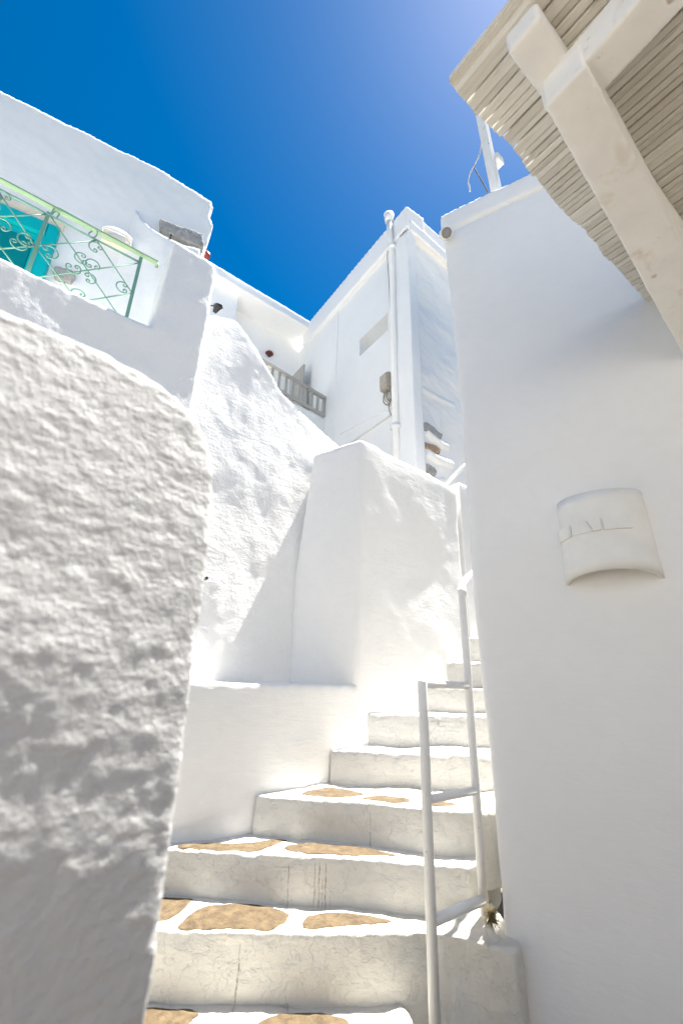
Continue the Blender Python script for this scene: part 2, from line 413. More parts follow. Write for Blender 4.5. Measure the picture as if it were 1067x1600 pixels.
# ================================================================== LEFT BUILDING
B0 = Vector((-1.84, 4.19, 0)); BAZ = 60.4; dB = AZ(BAZ); nB = AZ(BAZ-90)
def onB(px, py, dd=0.0): return at_plane(px, py, B0+nB*dd, BAZ)
def sB(p): return (Vector((p[0], p[1], 0))-B0).dot(dB)
house = thing('white_house', (B0.x, B0.y, 3.9), 'white house with a turquoise door behind the green terrace railing, upper left', 'house')
bm = bmesh.new()
pr = [onB(*q) for q in [(330, 312), (334, 322), (328, 335), (332, 350), (326, 378), (320, 386)]]
ss = [(sB(p), p.z) for p in pr]
out = [(-3.6, 3.6), (ss[-1][0]-0.02, 3.6), ss[-1], ss[-2], ss[-3], ss[-2], ss[0]]
xr = sum(s for s, z in ss)/len(ss)
zt = ss[0][1]
out = [(-3.6, 3.6), (ss[5][0], 3.6), (ss[5][0], ss[5][1]), (ss[4][0], ss[4][1]), (ss[3][0]+0.02, ss[3][1]), (ss[2][0], ss[2][1]), (ss[1][0]+0.01, ss[1][1]), (ss[0][0], zt), (ss[0][0]-0.25, zt+0.03)]
for q in [(250, 262), (120, 199), (0, 139)]:
    p = onB(*q); out.append((sB(p), p.z))
out.append((-3.6, out[-1][1]))
extrude_outline(bm, [B0+dB*s+Vector((0, 0, z)) for s, z in out], nB*1.6)
plaster('wall', bm, M_SMOOTH, 0.03, house, it=4, waves=((0.016, 1.1), (0.006, 2.8), (0.003, 8)))
# thicker lower storey, its curved shoulder
bm = bmesh.new()
lo = []
for q in [(214, 312), (226, 335), (238, 352), (255, 366), (285, 381), (300, 384), (314, 387)]:
    p = onB(q[0], q[1], -0.13); lo.append((sB(p), p.z))
out = [(lo[0][0]-0.15, 3.6), (lo[-1][0], 3.6)]+lo[::-1]
def prd(s_): return 0.13*min(1.0, max(-0.15, (s_-out[0][0]-0.05)/0.42))
extrude_outline(bm, [B0-nB*prd(s_)+dB*s_+Vector((0, 0, z_)) for s_, z_ in out], nB*0.5)
plaster('wall_shoulder', bm, M_SMOOTH, 0.022, house, it=6, waves=((0.012, 2), (0.004, 8)))
# grey stone let into the wall
bm = bmesh.new()
P = [onB(*q, -0.075) for q in [(250, 341), (318, 364), (319, 388), (251, 357)]]
extrude_outline(bm, P, nB*0.2)
o = plaster('stone_slab', bm, M_GREYSTONE, 0.012, house, it=2, waves=((0.012, 6), (0.006, 20)))
bm = bmesh.new()
P = [onB(*q, -0.05) for q in [(86, 414), (114, 421), (118, 432), (112, 441), (88, 434), (82, 424)]]
extrude_outline(bm, P, nB*0.2)
plaster('wall_stone', bm, M_GREYSTONE, 0.012, house, it=2, waves=((0.01, 9),))
# door with lintel, frame, panels
dtop = onB(96, 366).z; dR = sB(onB(93, 372)); dW = 1.05
def door_box(parent, name, mat, s0, s1, z0, z1, proud, thick=0.06):
    bm = bmesh.new(); c = B0+dB*(s0+s1)/2-nB*(proud-thick/2)+Vector((0, 0, (z0+z1)/2))
    vs = box(bm, c, dB*(s1-s0)/2, nB*thick/2, Vector((0, 0, (z1-z0)/2)))
    bmesh.ops.bevel(bm, geom=bm.edges[:], offset=0.006, segments=2, affect='EDGES')
    return from_bm(name, bm, mat, parent)
zt_ = dtop; zb = 3.93
door_box(house, 'lintel', M_CREAM, dR-dW-0.10, dR+0.02, zt_+0.003, zt_+0.13, 0.055, 0.2)
door = door_box(house, 'door', M_TEAL, dR-dW+0.10, dR-0.10, zb, zt_-0.16, 0.03)
for nm, a, b_, c_, d_ in (('door_frame', dR-0.10, dR, zb, zt_), ('door_frame', dR-dW, dR-dW+0.10, zb, zt_), ('door_frame', dR-dW+0.103, dR-0.103, zt_-0.155, zt_)):
    door_box(house, nm, M_TEAL, a, b_, c_, d_, 0.085, 0.14)
for k in range(3):
    for j in range(2):
        s0 = dR-dW+0.16+j*0.40; z1 = zt_-0.24-k*0.6
        door_box(door, 'door_panel', M_TEALD, s0, s0+0.31, z1-0.5, z1, 0.036, 0.02)
# half round clay wall light
def half_shell(name, parent, mat, centre, along, outw, rad, dep, z0, z1, thick=0.012, seg=28, flare=0.0):
    bm = bmesh.new()
    def ringpts(r1, r2, z): return [centre+along*math.cos(a)*r1+outw*math.sin(a)*r2+Vector((0, 0, z+0.038*math.sin(a)*(z1-z)/(z1-z0))) for a in [math.pi*k/seg for k in range(seg+1)]]
    zs = [z0+(z1-z0)*k/8 for k in range(9)]
    O = [[bm.verts.new(p) for p in ringpts(rad+flare*(1-k/8), dep+flare*(1-k/8), z)] for k, z in enumerate(zs)]
    I = [[bm.verts.new(p) for p in ringpts(rad-thick+flare*(1-k/8), dep-thick+flare*(1-k/8), z)] for k, z in enumerate(zs)]
    for A in (O, I):
        for a, b2 in zip(A, A[1:]):
            for k in range(seg): bm.faces.new((a[k], a[k+1], b2[k+1], b2[k]))
    for e in (0, -1):
        for k in range(seg): bm.faces.new((O[e][k], O[e][k+1], I[e][k+1], I[e][k]))
    for k in (0, seg):
        for a, b2, c, d in zip(O, O[1:], I, I[1:]): bm.faces.new((a[k], b2[k], d[k], c[k]))
    return from_bm(name, bm, mat, parent, True)
c = onB(182, 384); cl = thing('wall_light', c, 'small white half round hood light on the house wall above the railing', 'wall light')
bm = bmesh.new(); nseg = 20
for k in range(nseg+1):
    pass
c0 = Vector(c)
rings = []
for j in range(7):
    ph = math.pi/2*j/6
    rings.append([bm.verts.new(c0+dB*math.cos(a)*0.15-nB*(0.02+0.16*math.sin(ph))+Vector((0, 0, 0.17*math.sin(a)*math.cos(ph)*1.0))) for a in [math.pi*k/nseg for k in range(nseg+1)]])
for a, b2 in zip(rings, rings[1:]):
    for k in range(nseg): bm.faces.new((a[k], a[k+1], b2[k+1], b2[k]))
bmesh.ops.remove_doubles(bm, verts=bm.verts, dist=0.0005)
o = from_bm('hood', bm, M_CLAY, cl, True)
sm = o.modifiers.new('t', 'SOLIDIFY'); sm.thickness = 0.012
bm = bmesh.new(); box(bm, c0-nB*0.02+Vector((0, 0, -0.012)), dB*0.15, nB*0.02, Vector((0, 0, 0.012))); from_bm('back_plate', bm, M_CREAM, cl)
# small red thing peeking past the house corner
p = at_plane(323, 397, B0+nB*0.9, BAZ)
bm = bmesh.new(); bmesh.ops.create_icosphere(bm, subdivisions=3, radius=0.055)
for v in bm.verts: v.co += v.normal*0.03*noise.noise(v.co*18); v.co.z *= 1.35
o = from_bm('flower', bm, M_RED, None, True); o.location = p
tag(o, 'small red flower head peeking past the corner of the white house', 'flower')

# ================================================================== GREEN RAILING
rl = thing('iron_railing', onA(3.36, 0.2, 3.9), 'light green wrought iron railing with scrolls above the terrace wall', 'railing')
D_R = 3.38
def onR(px, py): return at_plane(px, py, nA*D_R, 52)
def railbar(pts, r, name, mat, flat=None):
    bm = bmesh.new()
    if flat: bar(bm, pts[0], pts[1], flat[0], flat[1], (0, 0, 1))
    else: tube(bm, pts, r, 8)
    return from_bm(name, bm, mat, rl, not flat)
def ext(p, q, k): p, q = Vector(p), Vector(q); return p+(q-p)*k
a, b_ = onR(0, 281), onR(246, 411)
railbar([ext(a, b_, -1.2), b_], 0, 'handrail', M_LIME, (0.012, 0.055)) if False else None
bm = bmesh.new(); bar(bm, ext(a, b_, -1.2), b_, 0.012, 0.045, (0, 0, 1)); from_bm('handrail', bm, M_LIME, rl)
bm = bmesh.new(); tube(bm, smooth_path([b_, b_+dA*0.012+Vector((0, 0, -0.02)), b_+dA*0.004+Vector((0, 0, -0.05)), b_-dA*0.012+Vector((0, 0, -0.045))], 4), 0.007, 8); from_bm('rail_curl', bm, M_LIME, rl, True)
a2, b2_ = onR(0, 296), onR(219, 410)
railbar([ext(a2, b2_, -1.2), b2_], 0.009, 'top_bar', M_GREEN)
zt2 = (a2.z+b2_.z)/2
for (tp, bt) in (((221, 402), (199, 499)), ((77, 332), (42, 425))):
    p = onR(*tp); q = Vector((p.x, p.y, 3.92)); bm = bmesh.new(); bar(bm, p, q, 0.026, 0.014, dA); from_bm('post', bm, M_GREEN, rl)
p = onR(77, 332)-dA*0.72; bm = bmesh.new(); bar(bm, p, Vector((p.x, p.y, 3.92)), 0.026, 0.014, dA); from_bm('post', bm, M_GREEN, rl)
# diagonals, as measured
def diag(p, q, k=1.0): railbar([onR(*p), ext(onR(*p), onR(*q), k)], 0.0055, 'diagonal_bar', M_GREEN)
diag((0, 302), (54, 382)); diag((54, 382), (115, 462)); diag((79, 337), (188, 497)); diag((152, 376), (206, 457))
diag((0, 338), (73, 335)); diag((0, 389), (150, 376)); diag((55, 434), (217, 411)); diag((130, 471), (205, 458))
diag((0, 384), (28, 422)); diag((0, 300), (0, 330), 0.9)
def scroll(cx, cy, ang, rad, turns=1.15, hand=1):
    """C scroll made of flat bar, in railing plane; angle in degrees"""
    c = onR(cx, cy); pts = []
    zv = Vector((0, 0, 1))
    def loc(u, v):
        a = R(ang); uu = u*math.cos(a)-v*math.sin(a); vv = u*math.sin(a)+v*math.cos(a)
        return c+dA*uu+zv*vv+nA*(-0.008)
    # big arc with curled ends
    n = 16; big = []
    for k in range(n+1):
        t = R(205-230*k/n); big.append((rad*math.cos(t), rad*math.sin(t)*hand))
    def curl(end, sgn):
        ex, ey = end; out = []; rr = rad*0.42
        base = math.atan2(ey, ex)
        ccx, ccy = ex*(1-rr/rad), ey*(1-rr/rad)
        for k in range(1, 14):
            t = base+sgn*k*0.42; r_ = rr*(1-k/17)
            out.append((ccx+r_*math.cos(t), ccy+r_*math.sin(t)))
        return out
    e0 = curl(big[0], 1*hand); e1 = curl(big[-1], -1*hand)
    path = [loc(*q) for q in e0[::-1]+big+e1]
    bm = bmesh.new(); tube(bm, path, 0.0052, 7); from_bm('scroll', bm, M_GREEN, rl, True)
for args in [(42, 376, 120, 0.055), (78, 395, -60, 0.055), (115, 420, 200, 0.05), (145, 415, 20, 0.05), (128, 405, 110, 0.05), (140, 436, -70, 0.045),
             (150, 388, 60, 0.05), (192, 450, 100, 0.05), (122, 462, 60, 0.05), (30, 382, 200, 0.05), (4, 308, 40, 0.05), (4, 352, -30, 0.05)]:
    scroll(*args)
# elongated scroll under the handrail
pts = []
for q in [(89, 341), (93, 335), (87, 331), (81, 336), (84, 328), (92, 326), (120, 341), (146, 356), (152, 362), (150, 370), (143, 372), (139, 366), (144, 362)]:
    pts.append(onR(*q)-nA*0.006)
bm = bmesh.new(); tube(bm, smooth_path(pts, 5), 0.0052, 7); from_bm('scroll', bm, M_GREEN, rl, True)

# ================================================================== CENTRE BUILDING
C0 = Vector((0.90, 5.15, 0)); CAZ = -33.5; dC = AZ(CAZ); nC = AZ(CAZ+90)        # nC points into the building (right-back)
SAZ = 51; dS = AZ(SAZ); nS = AZ(SAZ-90)                                             # side face, nS into the building
I0 = Vector((-0.84, 7.68, 0))
ch = thing('tall_white_building', (0.9, 5.15, 0), 'tall white building with flat roof in the centre background', 'building')
LEN = (I0-C0).dot(dC)
def pc(s, d, z): return C0+dC*s+nC*d+Vector((0, 0, z))
w1, w2, w3, w4 = [at_plane(x, y, C0+nC*0.09, CAZ) for x, y in ((562, 528), (606, 491), (606, 515), (562, 557))]
def sC(p): return (Vector((p.x, p.y, 0))-C0).dot(dC)
ws0, ws1, wz0, wz1 = sC(w2), sC(w1), (w3.z+w4.z)/2, (w1.z+w2.z)/2
bm = bmesh.new()
def face_with_hole(d, sb, zb_, hole, deep):
    V = {}
    def v(s, z, dd=d):
        k = (round(s, 4), round(z, 4), dd)
        if k not in V: V[k] = bm.verts.new(pc(s, dd, z))
        return V[k]
    for i in range(len(sb)-1):
        for j in range(len(zb_)-1):
            if (i, j) == hole: continue
            bm.faces.new((v(sb[i], zb_[j]), v(sb[i+1], zb_[j]), v(sb[i+1], zb_[j+1]), v(sb[i], zb_[j+1])))
    i, j = hole; c = [(sb[i], zb_[j]), (sb[i+1], zb_[j]), (sb[i+1], zb_[j+1]), (sb[i], zb_[j+1])]
    for k in range(4):
        p, q = c[k], c[(k+1) % 4]; bm.faces.new((v(*p), v(*q), v(*q, d+deep), v(*p, d+deep)))
    bm.faces.new([v(*p, d+deep) for p in c])
face_with_hole(0.09, [0.0, ws0, ws1, 2.05, LEN+0.9], [5.30, wz0, wz1, 8.5], (1, 1), 0.30)
from_bm('wall', bm, M_SMOOTH, ch)
def blk(s0, s1, z0, z1, d0=0.09, d1=1.6, bev=0.02):
    prism(bm, [tuple(pc(s0, d0, 0).xy), tuple(pc(s1, d0, 0).xy), tuple(pc(s1, d1, 0).xy), tuple(pc(s0, d1, 0).xy)], z0, z1)
bm = bmesh.new(); blk(0.08, LEN+0.9, 5.285, 5.3015, 0.092, 0.5); from_bm('soffit', bm, M_SMOOTH, ch)
bm = bmesh.new(); blk(0.08, LEN+0.9, 1.0, 5.284, 0.13, 0.6); from_bm('lower_wall', bm, M_SMOOTH, ch)
bm = bmesh.new(); blk(0.19, LEN+0.9, 5.302, 8.5, 0.48, 1.5); from_bm('core', bm, M_SMOOTH, ch)
bm = bmesh.new(); blk(2.05, LEN+0.9, 5.30, 8.5, 0.07, 0.2); from_bm('wall_panel', bm, M_SMOOTH, ch)
bm = bmesh.new(); blk(-0.02, 0.42, 1.0, 8.5, 0.02, 0.2); plaster('pilaster', bm, M_SMOOTH, 0.025, ch, it=4, waves=((0.012, 1.2), (0.004, 4)))
bm = bmesh.new()                        # roof band
prism(bm, [tuple(pc(-0.03, 0, 0).xy), tuple(pc(LEN+0.3, 0, 0).xy), tuple(pc(LEN+0.3, 0.4, 0).xy), tuple(pc(-0.03, 0.4, 0).xy)], 8.42, 8.91)
plaster('roof_band', bm, M_SMOOTH, 0.03, ch, it=2, waves=((0.006, 2),))
# side: textured bumpy face with a double moulded cornice
def pS(s, d, z): return C0+dS*s+nS*d+Vector((0, 0, z))
bm = bmesh.new()
prism(bm, [tuple(pS(0.12, 0.03, 0).xy), tuple(pS(1.9, 0.03, 0).xy), tuple(pS(1.9, 0.9, 0).xy), tuple(pS(0.65, 0.9, 0).xy)], 1.0, 8.45)
for pix, rr in (([(663, 668), (672, 676), (688, 688), (698, 690)], 0.045), ([(664, 700), (676, 708), (692, 715), (704, 719)], 0.05), ([(663, 732), (668, 741), (680, 746), (692, 745)], 0.045),
                ([(656, 600), (668, 606), (684, 614), (708, 626)], 0.03)):
    tube(bm, [at_plane(x, y+9, C0+nS*0.05, SAZ) for x, y in pix], rr*1.4, 12)
plaster('side_wall', bm, M_WALL, 0.018, ch, it=6, waves=((0.035, 1.3), (0.014, 3), (0.005, 8)), aniso=1.6)
for z0, z1, pr_ in ((8.62, 8.93, 0.02), (8.36, 8.58, 0.07)):
    bm = bmesh.new(); prism(bm, [tuple(pS(0.06, -pr_, 0).xy), tuple(pS(1.9, -pr_, 0).xy), tuple(pS(1.9, 0.25, 0).xy), tuple(pS(0.06, 0.25, 0).xy)], z0, z1)
    plaster('cornice', bm, M_SMOOTH, 0.02, ch, it=2, waves=((0.006, 3),))
bm = bmesh.new(); prism(bm, [tuple(pc(0.22, 0.05, 0).xy), tuple(pc(LEN+0.3, 0.05, 0).xy), tuple(pc(LEN+0.3, 1.7, 0).xy), tuple(pc(0.22, 1.7, 0).xy)], 8.6, 8.8)
from_bm('roof', bm, M_SMOOTH, ch)
for pix, mt in (([(661, 660), (667, 659), (678, 667), (685, 674), (692, 678), (691, 685), (680, 681), (668, 673), (661, 669)], M_GREYSTONE),
                ([(664, 690), (672, 693), (682, 696), (689, 702), (687, 709), (678, 706), (666, 699)], M_BROWNSTONE),
                ([(663, 724), (670, 725), (679, 730), (683, 736), (682, 743), (674, 741), (663, 733)], M_GREYSTONE)):
    bm = bmesh.new(); extrude_outline(bm, [at_plane(x, y, C0-nS*0.02, SAZ) for x, y in pix], nS*0.14)
    plaster('vent_stone', bm, mt, 0.010, ch, it=3, waves=((0.004, 8), (0.002, 24)))
# lower ledge moulding
p0, p1 = at_plane(616, 634, C0+nC*0.1, CAZ), at_plane(533, 677, C0+nC*0.1, CAZ)
bm = bmesh.new(); bar(bm, p0, p1, 0.05, 0.06, nC); plaster('ledge', bm, M_SMOOTH, 0.012, ch, it=2, waves=((0.004, 5),))
# downpipe with open hopper
dp = thing('downpipe', pc(0.44, -0.02, 2.0), 'white round downpipe running down the corner of the tall building', 'pipe')
def pcp(s, d, z): return pc(s, d, z)
pt = at_plane(612, 352, C0, CAZ); sp_ = sC(pt)
bm = bmesh.new(); tube(bm, [pc(sp_, -0.01, 2.0), pc(sp_, -0.01, 8.30), pc(sp_, -0.05, 8.45), pc(sp_, -0.06, 8.92)], 0.048, 20); from_bm('pipe', bm, M_SMOOTH, dp, True)
bm = bmesh.new(); tube(bm, [pc(sp_, -0.06, 8.86), pc(sp_, -0.06, 9.03)], [0.062, 0.085], 20, False)
o = from_bm('hopper', bm, M_PIPE, dp, True); sm = o.modifiers.new('t', 'SOLIDIFY'); sm.thickness = 0.012
for z in (4.9, 8.28):
    bm = bmesh.new(); tube(bm, [pc(sp_, -0.01, z), pc(sp_, -0.01, z+0.05)], 0.074, 20); from_bm('collar', bm, M_SMOOTH, dp, True)
# meter box with cables
bc = at_plane(604, 598, C0+nC*0.03, CAZ)
mb = thing('junction_box', bc, 'weathered grey junction box with dangling wires on the tall building wall', 'electrical box')
bm = bmesh.new(); box(bm, bc, dC*0.10, nC*0.06, Vector((0, 0, 0.135))); bmesh.ops.bevel(bm, geom=bm.edges[:], offset=0.015, segments=2, affect='EDGES'); from_bm('case', bm, M_BOX, mb)
bm = bmesh.new(); box(bm, bc-nC*0.067+Vector((0, 0, 0.02)), dC*0.075, nC*0.006, Vector((0, 0, 0.095))); from_bm('cover', bm, M_BOX, mb)
for k in range(4):
    s_ = (k-1.5)*0.035; bm = bmesh.new()
    q = bc+dC*s_+Vector((0, 0, -0.13))
    tube(bm, smooth_path([q, q+Vector((0, 0, -0.10-0.03*k))-nC*0.02, bc-dC*(0.06)+Vector((0, 0, -0.34-0.02*k)), bc-dC*0.10+Vector((0, 0, -0.28+0.06*k))], 5), 0.008, 6); from_bm('wire', bm, M_CABLE if k % 2 else M_BOX, mb, True)
def cable(name, pix, mat, r, label, d=0.05):
    pts = [at_plane(x, y, C0+nC*d, CAZ) for x, y in pix]
    bm = bmesh.new(); tube(bm, smooth_path(pts, 5), r, 6); o = from_bm(name, bm, mat, None, True); tag(o, label, 'cable'); return o
cable('cable', [(606, 388), (605, 402), (607, 430), (609, 470), (611, 520), (613, 560), (614, 596), (613, 620), (607, 630)], M_CABLE, 0.006, 'thin dark cable beside the downpipe above the junction box', 0.03)
cable('cable', [(607, 630), (608, 642), (614, 654), (616, 670), (616, 690), (617, 712)], M_CABLE, 0.006, 'thin dark cable hanging below the junction box', 0.06)
cable('cable', [(624, 370), (628, 366), (632, 362), (637, 358)], M_CABLE, 0.008, 'short dark cable under the cornice beside the downpipe top', -0.01)

# left wing with overhanging roof slab
lwg = thing('balcony_wing', (-0.84, 7.68, 0), 'white rear wing with overhanging roof slab and grey balcony', 'building')
dL = AZ(51); nL = AZ(-39)
def pL(s, d, z): return I0+dL*s+nL*d+Vector((0, 0, z))      # s negative = to the left
z_slab = 8.70
q0 = at_z(464, 537, z_slab); q1 = at_z(385, 494, z_slab)
dw = ((q0-I0).dot(nL)+(q1-I0).dot(nL))/2
bm = bmesh.new(); prism(bm, [tuple(pL(-2.9, 0, 0).xy), tuple(pL(0.25, 0, 0).xy), tuple(pL(0.25, dw+0.6, 0).xy), tuple(pL(-2.9, dw+0.6, 0).xy)], z_slab, 8.92)
plaster('roof_slab', bm, M_SMOOTH, 0.03, lwg, it=2, waves=((0.008, 2),))
sj = (at_z(361, 480, z_slab)-I0).dot(dL)
bm = bmesh.new(); prism(bm, [tuple(pL(-3.2, dw-0.0, 0).xy), tuple(pL(0.7, dw, 0).xy), tuple(pL(0.7, dw+0.8, 0).xy), tuple(pL(-3.2, dw+0.8, 0).xy)], 1.0, 8.8)
prism(bm, [tuple(pL(-3.2, dw-0.35, 0).xy), tuple(pL(sj, dw-0.35, 0).xy), tuple(pL(sj, dw+0.3, 0).xy), tuple(pL(-3.2, dw+0.3, 0).xy)], 1.0, 8.8)
plaster('wall', bm, M_SMOOTH, 0.035, lwg, it=2, waves=((0.01, 1.2),))
# balcony floor/wall under the railing
rb = at_plane(508, 621, C0+nC*0.06, CAZ); ra = at_z(427, 572, rb.z)
dbal = (rb-ra).normalized(); nbal = Vector((-dbal.y, dbal.x, 0))
if nbal.y < 0: nbal = -nbal
zbot = at_plane(505, 652, ra, math.degrees(math.atan2(dbal.x, dbal.y))).z
bm = bmesh.new(); prism(bm, [tuple((ra-dbal*1.6).xy), tuple((rb+dbal*0.3).xy), tuple((rb+dbal*0.3+nbal*1.6).xy), tuple((ra-dbal*1.6+nbal*1.6).xy)], 2.0, zbot-0.02)
plaster('balcony_base', bm, M_SMOOTH, 0.035, lwg, it=2, waves=((0.01, 1.2),))
br = thing('balcony_railing', (ra.x, ra.y, zbot), 'grey wooden balcony railing behind the sloping wall top', 'railing')
bl = ra-dbal*0.9
def brbar(a, b2, w_, t_, nm):
    bm = bmesh.new(); bar(bm, a, b2, w_, t_, nbal); bmesh.ops.bevel(bm, geom=bm.edges[:], offset=0.004, segments=1, affect='EDGES'); from_bm(nm, bm, M_GREYW, br)
zr = rb.z-0.03
brbar(Vector((bl.x, bl.y, zr)), Vector((rb.x, rb.y, zr)), 0.07, 0.06, 'top_rail')
brbar(Vector((bl.x, bl.y, zbot+0.04)), Vector((rb.x, rb.y, zbot+0.04)), 0.05, 0.05, 'bottom_rail')
Lb = (rb-bl).length; nb = 14
for k in range(nb+1):
    p = bl+dbal*(Lb-0.03)*(k/nb)
    brbar(Vector((p.x, p.y, zbot+0.068)), Vector((p.x, p.y, zr-0.033)), 0.03, 0.055 if k < nb else 0.06, 'baluster')
# open shutter leaf
sh0 = at_plane(475, 570, C0-nC*0.14, CAZ); sd_ = AZ(CAZ)
bm = bmesh.new(); c = sh0+sd_*0.25+Vector((0, 0, -0.75)); box(bm, c, sd_*0.27, nC*0.02, Vector((0, 0, 0.75)))
shd = from_bm('shutter', bm, M_GREYW); tag(shd, 'grey panelled shutter leaf standing open behind the balcony railing', 'shutter')
for k in range(2):
    bm = bmesh.new(); box(bm, c-nC*0.024+Vector((0, 0, 0.36-0.70*k)), sd_*0.19, nC*0.006, Vector((0, 0, 0.28))); bmesh.ops.bevel(bm, geom=bm.edges[:], offset=0.004, segments=1, affect='EDGES'); from_bm('panel', bm, M_GREYW, shd)
# red rimmed balcony lamp
p = at_plane(421, 553, I0+nL*(dw-0.06), 51)
lt = thing('balcony_lamp', p, 'small red rimmed dome lamp on the wall above the balcony railing', 'wall lamp')
bm = bmesh.new(); bmesh.ops.create_uvsphere(bm, u_segments=20, v_segments=12, radius=0.085)
for v in bm.verts:
    if v.co.z < 0: v.co.z *= 0.05
    else: v.co.z *= 0.8
o = from_bm('shade', bm, M_RED, lt, True); o.location = (0, 0, 0); o.matrix_parent_inverse = Matrix()
bm = bmesh.new(); bmesh.ops.create_uvsphere(bm, u_segments=14, v_segments=8, radius=0.05); o = from_bm('bulb', bm, M_BLACK, lt, True); o.matrix_parent_inverse = Matrix(); o.location = (0, 0, -0.02)
# black lantern behind the pier
p = at_r(338, 483, 4.4)
ln = thing('lantern', p, 'small black lantern peeking out behind the stucco pier', 'lantern')
bm = bmesh.new(); bmesh.ops.create_cone(bm, cap_ends=True, segments=6, radius1=0.022, radius2=0.05, depth=0.09); o = from_bm('cage', bm, M_BLACK, ln); o.matrix_parent_inverse = Matrix(); o.rotation_euler = (0.3, 0.5, 0)
bm = bmesh.new(); bmesh.ops.create_cone(bm, cap_ends=True, segments=6, radius1=0.056, radius2=0.012, depth=0.03); o = from_bm('cap', bm, M_BLACK, ln); o.matrix_parent_inverse = Matrix(); o.location = (0.02, 0.0, 0.055)
bm = bmesh.new(); tube(bm, [(0, 0, 0.05), (-0.1, 0.05, 0.1), (-0.28, 0.1, 0.02)], 0.01, 6); o = from_bm('bracket', bm, M_BLACK, ln, True); o.matrix_parent_inverse = Matrix()
# tiny pipe stub in the leaning wall
p = at_plane(319, 905, nA*3.08, 52); bm = bmesh.new(); tube(bm, [p+nA*0.05, p-nA*0.05], 0.011, 10); o = from_bm('drain_stub', bm, M_BLACK); tag(o, 'tiny dark drain pipe end poking out of the leaning wall', 'pipe')
# small dark vent nozzle under the stone slab
p = onB(267, 370, -0.14); bm = bmesh.new(); tube(bm, [p+nB*0.05, p-nB*0.03], 0.012, 8); o = from_bm('drain_stub', bm, M_BLACK); tag(o, 'tiny dark spout in the house wall below the grey stone slab', 'pipe')

# ================================================================== STAIRS
st = thing('staircase', (0, 2.5, 0), 'whitewashed stone staircase with tan stone inlays climbing between the walls', 'staircase')
steps = [
 (-0.1, 0.36, [(-1.4, 1.95), (-0.3, 2.0), (0.20, 2.06), (0.315, 2.20), (0.33, 2.42), (0.25, 2.70), (-1.4, 2.7)]),
 (-0.1, 0.60, [(-1.4, 2.44), (-0.74, 2.475), (0.0, 2.48), (0.25, 2.50), (0.44, 2.52), (0.58, 2.47), (0.69, 2.405), (0.755, 2.365), (0.80, 2.42), (0.82, 3.0), (-1.4, 3.1)]),
 (0.45, 0.80, [(-1.4, 2.76), (-0.86, 2.785), (-0.38, 2.75), (0.0, 2.735), (0.35, 2.69), (0.66, 2.64), (0.74, 2.72), (1.0, 3.3), (-0.3, 3.4), (-1.4, 3.1)]),
 (0.65, 1.00, [(-0.46, 3.04), (-0.15, 2.96), (0.14, 2.92), (0.45, 2.83), (0.76, 2.765), (1.2, 3.0), (1.2, 3.7), (0.3, 3.8)]),
 (0.85, 1.20, [(-0.04, 3.37), (0.25, 3.30), (0.5, 3.27), (0.90, 3.26), (1.5, 3.5), (1.5, 4.1), (0.5, 4.0)]),
 (1.05, 1.41, [(0.20, 3.61), (0.45, 3.63), (0.7, 3.66), (0.98, 3.70), (1.7, 3.9), (1.7, 4.5), (0.7, 4.3)]),
 (1.25, 1.60, [(0.46, 3.97), (0.75, 3.99), (1.12, 4.05), (1.8, 4.2), (1.8, 4.8), (1.0, 4.6)]),
 (1.45, 1.82, [(0.80, 4.25), (1.0, 4.24), (1.3, 4.22), (1.9, 4.3), (1.9, 5.0), (1.2, 4.8)]),
 (1.65, 2.06, [(1.10, 4.53), (1.3, 4.52), (2.0, 4.6), (2.0, 5.2), (1.4, 5.0)]),
]
step_objs = []
for i, (z0, z1, pts) in enumerate(steps):
    bm = bmesh.new(); prism(bm, pts, z0, z1)
    if i == 1:      # swelling of plaster round the foot of the handrail
        loft(bm, [(0.50, 2.46, 0.3), (0.76, 2.38, 0.3), (0.80, 2.8, 0.3), (0.5, 2.8, 0.3)], [(0.56, 2.51, 0.62), (0.70, 2.46, 0.645), (0.75, 2.8, 0.70), (0.56, 2.8, 0.66)])
    near_ = i < 4
    o = plaster('step', bm, M_STEP if i < 2 else (M_STEP1 if near_ else M_STEP2), 0.011 if near_ else 0.016, st, it=5 if near_ else 4,
                waves=((0.012, 3.0), (0.006, 9), (0.003, 24), (0.0015, 50)), bite=0.01 if near_ else 0.005)
    step_objs.append(o)
